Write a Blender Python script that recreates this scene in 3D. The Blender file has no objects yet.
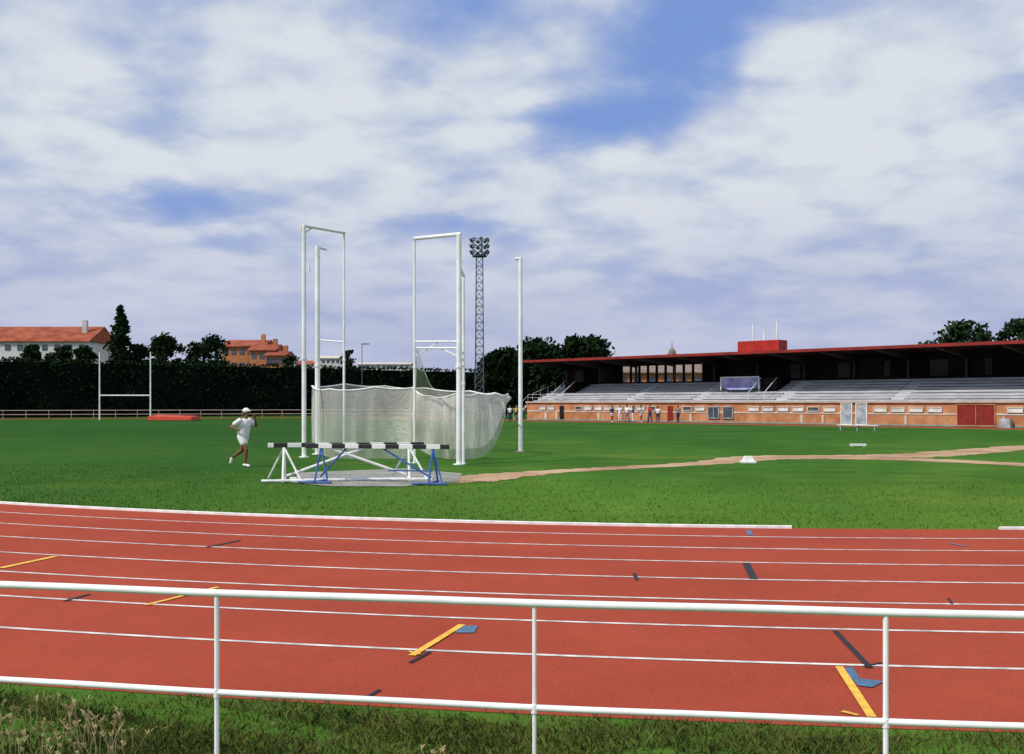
import bpy, math, random
from mathutils import Vector, Matrix
random.seed(7)
R=random.Random(11)
scene=bpy.context.scene
col=scene.collection
F=1000.0; CX=512.0; HY=403.0; CH=1.9
def G(x,y):
    d=CH*F/(y-HY); return ((x-CX)/F*d,d)
def s1(v):
    v/=255.0
    return v/12.92 if v<=.04045 else ((v+.055)/1.055)**2.4
def rgb(r,g,b): return (s1(r),s1(g),s1(b))
# ---------------------------------------------------------------- materials
class NT:
    def __init__(s,nt): s.nt=nt; s.n=nt.nodes; s.l=nt.links
    def new(s,t,**k):
        o=s.n.new(t)
        for a,b in k.items(): setattr(o,a,b)
        return o
    def set(s,sock,v):
        if isinstance(v,bpy.types.NodeSocket): s.l.new(v,sock)
        else: sock.default_value=v
    def math(s,op,a,b=0.0,clamp=False):
        o=s.new('ShaderNodeMath',operation=op); o.use_clamp=clamp
        s.set(o.inputs[0],a); s.set(o.inputs[1],b); return o.outputs[0]
    def noise(s,vec,scale,detail=4,rough=.55,dist=0):
        o=s.new('ShaderNodeTexNoise'); s.set(o.inputs['Vector'],vec)
        o.inputs['Scale'].default_value=scale; o.inputs['Detail'].default_value=detail
        o.inputs['Roughness'].default_value=rough; o.inputs['Distortion'].default_value=dist
        return o.outputs['Fac']
    def mix(s,f,a,b):
        o=s.new('ShaderNodeMix',data_type='RGBA')
        s.set(o.inputs[0],f)
        for sock,v in ((o.inputs[6],a),(o.inputs[7],b)):
            if isinstance(v,tuple): sock.default_value=(*v[:3],1)
            else: s.l.new(v,sock)
        return o.outputs[2]
    def ramp(s,v,a,b,c=0.0,d=1.0,interp='SMOOTHSTEP'):
        o=s.new('ShaderNodeMapRange',interpolation_type=interp)
        s.set(o.inputs[0],v); o.inputs[1].default_value=a; o.inputs[2].default_value=b
        o.inputs[3].default_value=c; o.inputs[4].default_value=d; return o.outputs[0]
def base(name):
    m=bpy.data.materials.new(name); m.use_nodes=True
    t=NT(m.node_tree); b=m.node_tree.nodes['Principled BSDF']
    tc=t.new('ShaderNodeTexCoord')
    return m,t,b,tc.outputs['Object']
def mat(name,c,rough=.6,var=.18,scale=3.0,c2=None,bump=0.0,bscale=None,metal=0.0,island=False,spec=.3):
    m,t,b,co=base(name)
    a=tuple(x*(1-var) for x in c); z=c2 if c2 else tuple(min(.95,x*(1+var)) for x in c)
    f=t.ramp(t.noise(co,scale,5),.3,.7)
    if island:
        g=t.new('ShaderNodeNewGeometry')
        f=t.math('ADD',t.math('MULTIPLY',f,.45),t.math('MULTIPLY',g.outputs['Random Per Island'],.55))
    t.l.new(t.mix(f,a,z),b.inputs['Base Color'])
    b.inputs['Roughness'].default_value=rough; b.inputs['Metallic'].default_value=metal
    b.inputs['Specular IOR Level'].default_value=spec
    if bump:
        bp=t.new('ShaderNodeBump'); bp.inputs['Strength'].default_value=bump; bp.inputs['Distance'].default_value=.02
        t.l.new(t.noise(co,bscale or scale*6,4),bp.inputs['Height']); t.l.new(bp.outputs[0],b.inputs['Normal'])
    return m
M={}
M['rail_paint']=mat('rail_paint',(.86,.86,.85),.5,.10,4,c2=(.93,.93,.93))
M['white_paint']=mat('white_paint',(.78,.78,.77),.45,.14,5,c2=(.88,.88,.88))
M['white_pole']=mat('white_pole',(.82,.83,.84),.4,.12,1.5)
M['net_rope']=mat('net_rope',(.82,.82,.79),.8)
M['line']=mat('line_paint',(.60,.57,.55),.7,.25,5,c2=(.82,.81,.79))
M['yellow']=mat('yellow_tape',(.82,.45,.05),.6,.2,9)
M['blue']=mat('blue_tape',(.07,.15,.27),.6,.25,9)
M['black']=mat('black_tape_and_shadow',(.012,.010,.012),.6,.2,9)
M['blue_steel']=mat('blue_steel',(.030,.10,.32),.45,.25,5)
M['concrete']=mat('concrete',(.27,.27,.24),.9,.2,1.2,bump=.15)
M['sand']=mat('sand_path',(.36,.20,.11),.95,.15,.5,c2=(.52,.36,.22),bump=.25,bscale=30)
M['brick']=mat('brick',(.46,.175,.075),.85,.2,.8,c2=(.58,.27,.135),bump=.2)
M['band']=mat('pale_band',(.60,.53,.46),.8,.15,1)
M['coping']=mat('coping_stone',(.48,.40,.34),.8,.15,1)
M['terrace']=mat('terrace',(.42,.43,.46),.8,.2,.6)
M['bench']=mat('bench',(.52,.53,.57),.7,.15,.8)
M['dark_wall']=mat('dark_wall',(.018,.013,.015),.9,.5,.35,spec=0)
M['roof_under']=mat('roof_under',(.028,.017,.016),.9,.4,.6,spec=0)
M['steel_dark']=mat('steel_dark',(.045,.038,.040),.7,.3,.6)
M['fascia']=mat('fascia_paint',(.24,.020,.016),.55,.3,.6)
M['red_paint']=mat('red_paint',(.44,.022,.016),.5,.2,1.2)
M['red_door']=mat('red_door',(.22,.020,.014),.5,.2,2)
M['glass']=mat('window_glass',(.07,.08,.10),.15,.3,1,spec=.6)
M['pale_pane']=mat('pale_pane',(.62,.63,.62),.4,.25,.8)
M['gate_grey']=mat('gate_grey',(.34,.38,.42),.5,.3,2)
M['purple']=mat('lilac_cloth',(.22,.22,.50),.7,.15,1.2,c2=(.40,.40,.66))
M['mat_red']=mat('mat_red',(.52,.06,.03),.7,.15,2)
M['bark']=mat('bark',(.035,.027,.02),.9,.3,4)
M['leaf_dark']=mat('leaf_dark',(.004,.012,.006),.9,.3,.35,c2=(.020,.042,.014),island=True,spec=.05)
M['leaf_mid']=mat('leaf_mid',(.008,.022,.010),.85,.3,.3,c2=(.032,.062,.022),island=True,spec=.1)
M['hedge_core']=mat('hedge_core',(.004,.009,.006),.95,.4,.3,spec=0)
M['grass_blade']=mat('grass_blade',(.040,.125,.012),.85,.4,.5,c2=(.16,.30,.045),island=True,spec=.05)
M['verge_blade']=mat('verge_blade',(.014,.036,.008),.8,.4,1.8,c2=(.17,.19,.045),island=True,spec=.1)
M['dry']=mat('dry_stalk',(.40,.30,.13),.8,.25,8,c2=(.62,.5,.27),island=True)
M['tile']=mat('roof_tile',(.28,.055,.025),.85,.25,.5,c2=(.38,.10,.05))
M['render_white']=mat('render_white',(.58,.58,.57),.85,.15,.4)
M['ochre']=mat('ochre_wall',(.42,.17,.075),.85,.18,.4)
M['stone']=mat('turret_stone',(.22,.17,.14),.85,.2,.8)
M['galv']=mat('galvanised',(.10,.12,.15),.55,.2,2,metal=.3)
M['lamp']=mat('lamp_housing',(.07,.08,.10),.4,.2,2)
M['lampglass']=mat('lamp_glass',(.22,.24,.28),.2,.1,2)
M['skin']=mat('skin',(.20,.080,.045),.55,.1,6)
M['hair']=mat('hair',(.02,.014,.01),.7,.2,10)
M['cloth_white']=mat('cloth_white',(.78,.78,.80),.8,.08,6)
M['cloth_navy']=mat('cloth_navy',(.03,.04,.10),.8,.15,6)
M['cloth_red']=mat('cloth_red',(.45,.04,.04),.8,.15,6)
M['cloth_blue']=mat('cloth_blue',(.10,.22,.50),.8,.15,6)
M['cloth_grey']=mat('cloth_grey',(.22,.22,.23),.8,.15,6)
M['cloth_yellow']=mat('cloth_yellow',(.6,.45,.08),.8,.15,6)
M['hill']=mat('hill',(.10,.13,.12),.95,.2,.01)
def grass_mat():
    m,t,b,co=base('field_grass')
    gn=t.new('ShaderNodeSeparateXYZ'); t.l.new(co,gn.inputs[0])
    big=t.ramp(t.noise(co,.07,4,.6),.36,.64); mid=t.ramp(t.noise(co,.6,6,.65),.3,.7); fine=t.ramp(t.noise(co,9,6,.7),.3,.7)
    c=t.mix(mid,(.036,.120,.012),(.070,.185,.022))
    c=t.mix(t.math('MULTIPLY',fine,.5),c,(.105,.225,.032))
    c=t.mix(t.math('MULTIPLY',t.math('SUBTRACT',1.0,big),.60),c,(.018,.072,.013))
    yl=t.ramp(t.noise(co,.16,5,.65),.48,.68)
    c=t.mix(t.math('MULTIPLY',yl,.5),c,(.150,.225,.035))
    wp=t.ramp(t.noise(co,1.6,5,.7),.58,.72)
    c=t.mix(t.math('MULTIPLY',wp,.4),c,(.016,.060,.012))
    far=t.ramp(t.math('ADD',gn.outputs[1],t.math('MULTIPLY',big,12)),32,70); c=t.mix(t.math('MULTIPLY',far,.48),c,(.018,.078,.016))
    lft_shade=t.ramp(t.math('SUBTRACT',t.math('MULTIPLY',big,5),gn.outputs[0]),2,13); c=t.mix(t.math('MULTIPLY',lft_shade,.52),c,(.014,.062,.012))  # cloud shade over the left side painted into the grass colour
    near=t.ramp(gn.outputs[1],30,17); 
    near=t.math('MULTIPLY',near,t.math('SUBTRACT',1.0,lft_shade))
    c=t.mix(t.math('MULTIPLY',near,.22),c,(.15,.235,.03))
    t.l.new(c,b.inputs['Base Color']); b.inputs['Roughness'].default_value=.95; b.inputs['Specular IOR Level'].default_value=.03
    bp=t.new('ShaderNodeBump'); bp.inputs['Strength'].default_value=.6; bp.inputs['Distance'].default_value=.04
    t.l.new(t.noise(co,14,5,.7),bp.inputs['Height']); t.l.new(bp.outputs[0],b.inputs['Normal'])
    return m
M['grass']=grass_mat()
def track_mat():
    m,t,b,co=base('running_track')
    big=t.ramp(t.noise(co,.35,4,.6),.3,.7); fine=t.ramp(t.noise(co,55,5,.75),.3,.7); mid=t.ramp(t.noise(co,3,7,.7),.35,.7)
    c=t.mix(big,(.275,.042,.024),(.365,.062,.034))
    c=t.mix(t.math('MULTIPLY',mid,.45),c,(.235,.050,.034))
    c=t.mix(t.math('MULTIPLY',fine,.5),c,(.47,.105,.065))
    spots=t.ramp(t.noise(co,7,3,.5),.66,.70)
    c=t.mix(t.math('MULTIPLY',spots,.3),c,(.16,.04,.03))
    t.l.new(c,b.inputs['Base Color']); b.inputs['Roughness'].default_value=.95; b.inputs['Specular IOR Level'].default_value=.04
    bp=t.new('ShaderNodeBump'); bp.inputs['Strength'].default_value=.5; bp.inputs['Distance'].default_value=.006
    t.l.new(t.noise(co,130,3,.7),bp.inputs['Height']); t.l.new(bp.outputs[0],b.inputs['Normal'])
    return m
M['track']=track_mat()
def stripe_mat():
    m,t,b,co=base('striped_beam')
    sx=t.new('ShaderNodeSeparateXYZ'); t.l.new(co,sx.inputs[0])
    f=t.math('GREATER_THAN',t.math('FRACT',t.math('MULTIPLY',t.math('ADD',sx.outputs[0],10.0),1/0.66)),.5)
    n=t.math('MULTIPLY',t.noise(co,12,4),.25)
    w=t.mix(n,(.82,.82,.80),(.45,.43,.4))
    t.l.new(t.mix(f,w,(.014,.014,.016)),b.inputs['Base Color']); b.inputs['Roughness'].default_value=.5
    return m
M['stripe']=stripe_mat()
def net_mat(name,wd,c1,c2):
    m,t,b,co=base(name)
    uv=t.new('ShaderNodeTexCoord').outputs['UV']
    sx=t.new('ShaderNodeSeparateXYZ'); t.l.new(uv,sx.inputs[0])
    def strand(a): return t.math('LESS_THAN',t.math('FRACT',t.math('MULTIPLY',a,1/.045)),wd)
    a=t.math('ADD',sx.outputs[0],sx.outputs[1]); d=t.math('ADD',t.math('SUBTRACT',sx.outputs[0],sx.outputs[1]),50.0)
    t.l.new(t.math('MAXIMUM',strand(a),strand(d)),b.inputs['Alpha'])
    f=t.ramp(t.noise(co,1.2,4),.3,.7)
    t.l.new(t.mix(f,c1,c2),b.inputs['Base Color']); b.inputs['Roughness'].default_value=.9
    return m
M['net']=net_mat('cage_netting',.19,(.62,.61,.56),(.78,.77,.72))
M['net_dense']=net_mat('cage_netting_gathered',.32,(.50,.49,.44),(.70,.69,.64))
# ---------------------------------------------------------------- mesh builder
class MB:
    def __init__(s): s.v=[]; s.f=[]; s.uv=None
    def add(s,vs,fs):
        o=len(s.v); s.v+= [tuple(v) for v in vs]; s.f+=[tuple(i+o for i in f) for f in fs]; return s
    def box(s,c,d,rz=0):
        cx,cy,cz=c; x,y,z=d[0]/2,d[1]/2,d[2]/2; ca,sa=math.cos(rz),math.sin(rz)
        vs=[]
        for k in (-z,z):
            for (i,j) in ((-x,-y),(x,-y),(x,y),(-x,y)):
                vs.append((cx+i*ca-j*sa,cy+i*sa+j*ca,cz+k))
        return s.add(vs,[(3,2,1,0),(4,5,6,7),(0,1,5,4),(1,2,6,5),(2,3,7,6),(3,0,4,7)])
    def tube(s,p,q,r1,r2=None,n=8):
        r2=r1 if r2 is None else r2
        p=Vector(p); q=Vector(q); d=(q-p).normalized()
        a=Vector((0,0,1)) if abs(d.z)<.9 else Vector((1,0,0))
        u=d.cross(a).normalized(); w=d.cross(u)
        vs=[]
        for c,r in ((p,r1),(q,r2)):
            for k in range(n):
                t=2*math.pi*k/n; vs.append(c+u*(r*math.cos(t))+w*(r*math.sin(t)))
        fs=[(k,(k+1)%n,n+(k+1)%n,n+k) for k in range(n)]+[tuple(range(n))[::-1],tuple(range(n,2*n))]
        return s.add(vs,fs)
    def path(s,pts,r,n=8):
        pts=[Vector(p) for p in pts]; vs=[]
        for i,p in enumerate(pts):
            d=(pts[min(i+1,len(pts)-1)]-pts[max(i-1,0)]).normalized()
            a=Vector((0,0,1)) if abs(d.z)<.9 else Vector((1,0,0))
            u=d.cross(a).normalized(); w=d.cross(u)
            for k in range(n):
                t=2*math.pi*k/n; vs.append(p+u*(r*math.cos(t))+w*(r*math.sin(t)))
        fs=[]
        for i in range(len(pts)-1):
            for k in range(n): fs.append((i*n+k,i*n+(k+1)%n,(i+1)*n+(k+1)%n,(i+1)*n+k))
        fs+= [tuple(range(n))[::-1],tuple(range((len(pts)-1)*n,len(pts)*n))]
        return s.add(vs,fs)
    def ball(s,c,r,n=10,m=6):
        rx,ry,rz=(r,r,r) if not isinstance(r,tuple) else r
        vs=[(c[0],c[1],c[2]+rz)]
        for i in range(1,m):
            t=math.pi*i/m
            for k in range(n):
                a=2*math.pi*k/n; vs.append((c[0]+rx*math.sin(t)*math.cos(a),c[1]+ry*math.sin(t)*math.sin(a),c[2]+rz*math.cos(t)))
        vs.append((c[0],c[1],c[2]-rz)); L=len(vs)-1; fs=[(0,1+k,1+(k+1)%n) for k in range(n)]
        for i in range(m-2):
            for k in range(n): fs.append((1+i*n+k,1+(i+1)*n+k,1+(i+1)*n+(k+1)%n,1+i*n+(k+1)%n))
        fs+=[(L,1+(m-2)*n+(k+1)%n,1+(m-2)*n+k) for k in range(n)]
        return s.add(vs,fs)
    def cap(s,p,q,r1,r2,n=10):
        s.tube(p,q,r1,r2,n); s.ball(p,r1,n); s.ball(q,r2,n); return s
    def build(s,name,m,parent=None,smooth=False,bevel=0):
        me=bpy.data.meshes.new(name); me.from_pydata(s.v,[],s.f); me.update()
        if m: me.materials.append(M[m] if isinstance(m,str) else m)
        if smooth:
            for p in me.polygons: p.use_smooth=True
        if s.uv:
            l=me.uv_layers.new(name='UVMap')
            for lp in me.loops: l.data[lp.index].uv=s.uv[lp.vertex_index]
        o=bpy.data.objects.new(name,me); col.objects.link(o)
        if parent: o.parent=parent
        if bevel:
            b=o.modifiers.new('b','BEVEL'); b.width=bevel; b.segments=2
        return o
def tag(o,label=None,cat=None,group=None,kind=None):
    if label: o['label']=label
    if cat: o['category']=cat
    if group: o['group']=group
    if kind: o['kind']=kind
    return o
def thing(name,label,cat,loc=(0,0,0),rz=0,group=None):
    o=bpy.data.objects.new(name,None); col.objects.link(o); o.location=loc; o.rotation_euler=(0,0,rz)
    o.empty_display_size=.2
    return tag(o,label,cat,group)
def flat(name,pts,z,m,kind='structure'):
    mb=MB(); mb.add([(p[0],p[1],z) for p in pts],[tuple(range(len(pts)))])
    o=mb.build(name,m)
    if kind: o['kind']=kind
    return o
# ---------------------------------------------------------------- ground + track
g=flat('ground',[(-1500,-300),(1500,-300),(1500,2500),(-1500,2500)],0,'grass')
TC=(7.5,54.96); R0=40.0; LW=1.165; ROUT=49.42
def arc(r,a): return (TC[0]+r*math.cos(a),TC[1]+r*math.sin(a))
A0,A1=math.radians(178),math.radians(362)
def ring(mb,r1,r2,z,a0,a1,n=240):
    vs=[];fs=[]
    for i in range(n+1):
        a=a0+(a1-a0)*i/n
        for r in (r1,r2): x,y=arc(r,a); vs.append((x,y,z))
    for i in range(n): fs.append((2*i,2*i+1,2*i+3,2*i+2))
    mb.add(vs,fs)
mb=MB(); ring(mb,R0-.05,ROUT,.004,A0,A1); tag(mb.build('running_track','track'),kind='structure')
lines=MB()
for k in range(1,8):
    r=R0-.16+LW*k
    ring(lines,r-.024,r+.024,.008,A0,A1)
tag(lines.build('lane_lines','line'),kind='structure')
def ang_of(x,y):
    X,Y=G(x,y); return math.atan2(Y-TC[1],X-TC[0])%(2*math.pi)
def kerb(a0,a1,label):
    n=max(8,int((a1-a0)*120)); mb=MB(); vs=[];fs=[]
    prof=[(R0-.08,.0),(R0-.08,.04),(R0-.02,.05),(R0+.0,.04),(R0+.0,.0)]
    for i in range(n+1):
        a=a0+(a1-a0)*i/n
        for r,z in prof: x,y=arc(r,a); vs.append((x,y,z))
    m=len(prof)
    for i in range(n):
        for k in range(m-1): fs.append((i*m+k,i*m+k+1,(i+1)*m+k+1,(i+1)*m+k))
    fs+=[tuple(range(m)),tuple(range(n*m,n*m+m))[::-1]]
    mb.add(vs,fs); tag(mb.build('track_kerb','white_paint'),label,'kerb')
kerb(A0,ang_of(792,529),'long white raised kerb along the inner edge of the red track')
kerb(ang_of(1001,530),A1,'short end of white kerb at the far right beyond the kerb gap')
def mark(name,p,q,w,m,z=.012):
    p=Vector(G(*p)); q=Vector(G(*q)); d=(q-p).normalized(); n=Vector((-d.y,d.x))*w/2
    return flat(name,[p-n,q-n,q+n,p+n],z,m)
def patch(name,pts,m,z=.012): return flat(name,[G(*p) for p in pts],z,m)
mark('yellow_mark',(412,657),(462,626),.060,'yellow',.014)
mark('yellow_mark',(409,653),(420,656),.030,'yellow',.016)
mark('black_mark',(410,664),(430,653),.035,'black')  # black shadow beside the yellow stripe, painted as a flat mark
patch('blue_mark',[(455,634),(460,627),(478,627),(474,634)],'blue')
mark('yellow_mark',(839,668),(872,719),.056,'yellow',.014)
patch('blue_mark',[(842,670),(852,668),(860,680),(884,683),(872,689),(858,687)],'blue')
mark('black_mark',(835,632),(870,669),.048,'black')
mark('black_mark',(864,668),(882,664),.025,'black',.013)
mark('black_mark',(746,564),(754,580),.085,'black')
mark('yellow_mark',(842,713),(858,717),.035,'yellow',.013)
mark('yellow_mark',(0,569),(56,557),.085,'yellow')
mark('yellow_mark',(146,606),(218,588),.055,'yellow')
mark('black_mark',(64,602),(90,595),.045,'black')
mark('black_mark',(206,548),(240,541),.06,'black')
mark('black_mark',(366,699),(380,691),.03,'black')
mark('blue_mark',(950,544),(966,547),.05,'blue')
mark('black_mark',(634,574),(637,581),.04,'black')
mark('black_mark',(948,599),(952,605),.025,'black')
mark('blue_mark',(748,531),(751,536),.08,'blue')
flat('far_running_track',[(-95,106),(-2,135),(-2,139),(-95,110)],.006,'track')
S0=Vector((1.7,112)); th=math.atan2(-36,37.3); c_,n_=math.cos(th),math.sin(th)
def sw(s,u): return (S0.x+c_*s-n_*u, S0.y+n_*s+c_*u)
def s_of(px,u=0):
    t=(px-CX)/F; return (t*(S0.y+c_*u)-S0.x+n_*u)/(c_-t*n_)
def zof(py,s,u): return CH+(HY-py)/F*sw(s,u)[1]
flat('stand_straight_track',[sw(-30,-5.2),sw(90,-5.2),sw(90,-1.2),sw(-30,-1.2)],.006,'track')
flat('stand_straight_line',[sw(-30,-5.35),sw(90,-5.35),sw(90,-5.22),sw(-30,-5.22)],.008,'line')
def strip(name,pts,ws,z,m):
    P_=[Vector(G(*p)) for p in pts]
    Q=[]; W=[]
    for i in range(len(P_)-1):
        p0=P_[max(i-1,0)];p1=P_[i];p2=P_[i+1];p3=P_[min(i+2,len(P_)-1)]
        for k in range(14):
            t=k/14; Q.append(.5*((2*p1)+(-p0+p2)*t+(2*p0-5*p1+4*p2-p3)*t*t+(-p0+3*p1-3*p2+p3)*t**3)); W.append(ws[i]*(1-t)+ws[i+1]*t)
    Q.append(P_[-1]); W.append(ws[-1]); mb=MB(); vs=[];fs=[]
    for i,p in enumerate(Q):
        d=(Q[min(i+1,len(Q)-1)]-Q[max(i-1,0)]).normalized(); n=Vector((-d.y,d.x)); w=W[i]
        j=w*(.5+R.uniform(-.1,.1)); k=w*(.5+R.uniform(-.1,.1)); a=p+n*j;b=p-n*k; vs+=[(a.x,a.y,z),(b.x,b.y,z)]
    for i in range(len(Q)-1): fs.append((2*i,2*i+1,2*i+3,2*i+2))
    mb.add(vs,fs); return tag(mb.build(name,m),kind='structure')
strip('dirt_path',[(440,483),(520,474),(600,469),(700,463.5),(770,457.5),(880,456.5),(950,453),(1040,446)],[1.0,1.0,1.0,1.2,2.2,2.4,2.0,1.8],.005,'sand')
strip('dirt_path_branch',[(780,458),(830,457.8),(920,460),(1050,466)],[1.6,1.8,1.7,1.5],.009,'sand')
strip('dirt_worn_patch',[(462,481),(500,476),(535,474)],[1.6,1.5,1.2],.013,'sand')
pad=[G(290,483),G(332,487),G(404,487),G(458,482),G(462,474),G(405,469),G(300,473)]
flat('concrete_pad',pad,.017,'concrete')
# ---------------------------------------------------------------- near fence
RF=51.0
fence=thing('rail_fence','white tubular two-rail fence in the foreground in front of the track','fence',(.1,4.45,0))
fl=fence.location
def fpt(r,a,z): x,y=arc(r,a); return (x-fl.x,y-fl.y,z)
a_mid=math.atan2(4.455-TC[1],.094-TC[0])
for z,r in ((1.0,.018),(.53,.0150)):
    m_=MB(); m_.path([fpt(RF,a_mid+(i-60)*.0035,z+.0015*math.sin(i*.7)) for i in range(121)],r,12); m_.build('rail','rail_paint',fence,smooth=True)
step=1.52/RF
for k in range(-4,5):
    a=a_mid+k*step
    m_=MB(); m_.tube(fpt(RF,a,-.05),fpt(RF,a,.985),.0095 if k==0 else .0115,None,10); p=m_.build('post','rail_paint',fence,smooth=False)
    m_=MB(); m_.tube(fpt(RF,a,.515-.010),fpt(RF,a,.515+.028),.0158,.0158,10); m_.build('clamp','rail_paint',p)
# ---------------------------------------------------------------- grass blades
def blades(name,n,sampler,h,w,m):
    v=[];f=[]
    for i in range(n):
        s=sampler()
        if s is None: continue
        x,y=s[0],s[1]; hh=h*R.uniform(.4,1.25)*(s[2] if len(s)>2 else 1); a=R.uniform(0,6.283); ww=w*R.uniform(.6,1.3)
        dx,dy=math.cos(a)*ww,math.sin(a)*ww; lx,ly=R.gauss(0,hh*.5),R.gauss(0,hh*.5); k=len(v)
        v+=[(x-dx,y-dy,-.002),(x+dx,y+dy,-.002),(x+lx*.35+dx*.7,y+ly*.35+dy*.7,hh*.55),(x+lx,y+ly,hh)]; f+=[(k,k+1,k+2),(k,k+2,k+3)]
    mb=MB(); mb.v=v; mb.f=f; return tag(mb.build(name,m),kind='stuff')
def cl(x,y): return math.sin(x*2.1+1.3*math.sin(y*3.1))*math.sin(y*4.3+x*1.7)
def samp_near():
    x=R.uniform(-4.3,4.2); a=ROUT-.02+abs(R.random())*2.2
    y=TC[1]-math.sqrt(a*a-(x-TC[0])**2)
    e=(a-ROUT)/.25
    if e<1 and R.random()>.35+.65*e+.3*cl(x*3,y*3): return None
    c=cl(x,y)
    if c<-.1 and R.random()<.6: return None
    return x,y,(.55+.45*min(1,e))*(1+.35*c)
o=blades('verge_grass',62000,samp_near,.05,.0040,'verge_blade'); tag(o,'rough grass verge between the white fence and the red track','grass')
def samp_field():
    t=R.random()**1.6; r=R0-.1-t*9
    a=R.uniform(math.radians(228),math.radians(292)); return arc(r,a)
o=blades('infield_grass',36000,samp_field,.036,.010,'grass_blade'); tag(o,'green infield grass just inside the white kerb','grass')
mb=MB()
def stalk(x,y,h):
    lx,ly=R.gauss(0,.09)*h*2,R.gauss(0,.06)*h*2
    p=[(x,y,0),(x+lx*.3,y+ly*.3,h*.5),(x+lx*.8,y+ly*.8,h*.85),(x+lx*1.3,y+ly*1.3,h)]
    mb.path(p,.0014,4)
    for k in range(9):
        t=k/8; q=Vector(p[2]).lerp(Vector(p[3]),t); a=R.uniform(0,6.28); s=.010*(1.3-t)
        e=q+Vector((math.cos(a)*s*1.6,math.sin(a)*s,s*1.6)); mb.tube(q,e,.003,.001,4)
for i in range(85):
    px=R.choice([R.gauss(45,28),R.gauss(90,22),R.uniform(0,140)]); d=R.uniform(5.0,5.7); stalk((px-CX)/F*d,d,R.uniform(.10,.28))
for i in range(8):
    px=R.gauss(434,6); d=R.uniform(5.2,5.4); stalk((px-CX)/F*d,d,R.uniform(.04,.08))
o=mb.build('dry_grass_stalks','dry'); tag(o,'dry straw coloured grass stalks with seed heads behind the fence','dry grass',kind='stuff')
# ---------------------------------------------------------------- hammer cage
cage=thing('throwing_cage','white throwing cage with tall gate frames and lowered pale netting on the field','throwing cage',((400-CX)/F*36,36,0))
co_=cage.location
def cp_(px,d,z): return ((px-CX)/F*d-co_.x,d-co_.y,z)
def post(px,d,ytop,r,par,name='post'):
    z=CH+(HY-ytop)/F*d; m_=MB(); m_.tube(cp_(px,d,-.02),cp_(px,d,z),r,r*.9,12); m_.tube(cp_(px,d,0),cp_(px,d,.03),r*2.2,r*2.2,12)
    m_.tube(cp_(px,d,z*.42),cp_(px,d,z*.42+.10),r*1.25,None,12)
    o=m_.build(name,'white_pole',par,smooth=False); return z
zA=post(304,35,225,.080,cage); zB=post(344,36.3,232,.045,cage)
post(317.5,37,246,.095,cage)
zE=post(459,30.8,234,.085,cage); zD=post(414.5,31.6,238,.042,cage)
post(463.5,31.1,276,.045,cage)
def barb(p,q,r,name='crossbar'): m_=MB(); m_.tube(p,q,r,r,8); m_.build(name,'white_pole',cage)
barb(cp_(303,35,zA-.02),cp_(345,36.3,zA-.05),.055)
barb(cp_(303,35,zA-.32),cp_(312,35.3,zA-.05),.03,'brace')
barb(cp_(317.5,37,CH+(HY-247)/F*37),cp_(326,37.3,CH+(HY-248)/F*37),.05)
barb(cp_(301,35,CH+(HY-226)/F*35),cp_(301,35,CH+(HY-232)/F*35),.03,'pulley')
barb(cp_(309,35,CH+(HY-265)/F*35),cp_(309,35,CH+(HY-272)/F*35),.04,'pulley')
barb(cp_(414,31.6,zD-.02),cp_(461,30.8,zE),.06)
for y in (341.5,348): barb(cp_(416,31.6,CH+(HY-y)/F*31.6),cp_(458,30.8,CH+(HY-y)/F*30.8),.03)
barb(cp_(320,37,CH+(HY-340)/F*37),cp_(344,36.3,CH+(HY-342)/F*36.3),.03)
barb(cp_(416,31.6,CH+(HY-356)/F*31.6),cp_(440,31.2,CH+(HY-341)/F*31.2),.018,'brace')
barb(cp_(440,31.2,CH+(HY-348)/F*31.2),cp_(457,30.8,CH+(HY-356)/F*30.8),.018,'brace')
barb(cp_(457,30.8,CH+(HY-262)/F*30.8),cp_(464,31.1,CH+(HY-276)/F*31),.05,'bracket')
def net(top,bot,name='netting',nx=12,nz=10,bulge=.12,m='net',rr=.03,fold=.07):
    T=[Vector(cp_(px,d,CH+(HY-y)/F*d)) for px,y,d in top]; B=[Vector(cp_(px,d,CH+(HY-y)/F*d)) for px,y,d in bot]
    def rs(L,t):
        x=t*(len(L)-1); i=min(int(x),len(L)-2); f=x-i
        p0=L[max(i-1,0)];p1=L[i];p2=L[i+1];p3=L[min(i+2,len(L)-1)]
        return .5*((2*p1)+(-p0+p2)*f+(2*p0-5*p1+4*p2-p3)*f*f+(-p0+3*p1-3*p2+p3)*f**3)
    N=(len(top)-1)*nx; m_=MB(); m_.uv=[]; L=0; prev=None; rim=[]
    for i in range(N+1):
        a=rs(T,i/N); b=rs(B,i/N)
        sag=.07*abs(math.sin(i/N*math.pi*(len(top)-1)*1.0)); a=a-Vector((0,0,sag)); rim.append(a)
        if prev is not None: L+=(a-prev).length
        prev=a
        for k in range(nz+1):
            t=k/nz; p=a.lerp(b,t); w=math.sin(i*.9+math.sin(i*.31)*2)*fold*math.sin(t*3.1); p=p+Vector((w,bulge*math.sin(t*math.pi)+w,0))
            m_.v.append(tuple(p)); m_.uv.append((L,(a-b).length*(1-t)))
    for i in range(N):
        for k in range(nz): q=i*(nz+1)+k; m_.f.append((q,q+1,q+nz+2,q+nz+1))
    o=m_.build(name,m,cage,smooth=True)
    r=MB(); r.path(rim,rr,6); r.build('rope','net_rope',o)
net([(312,386,37),(345,384,41),(385,386,42.5),(425,388,42),(470,391,40),(495,393,38),(508,394,36.5)],
    [(312,447,37),(345,446,41),(385,446,42.5),(425,447,42),(465,449,40),(490,441,38),(508,399,36.5)])
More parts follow.
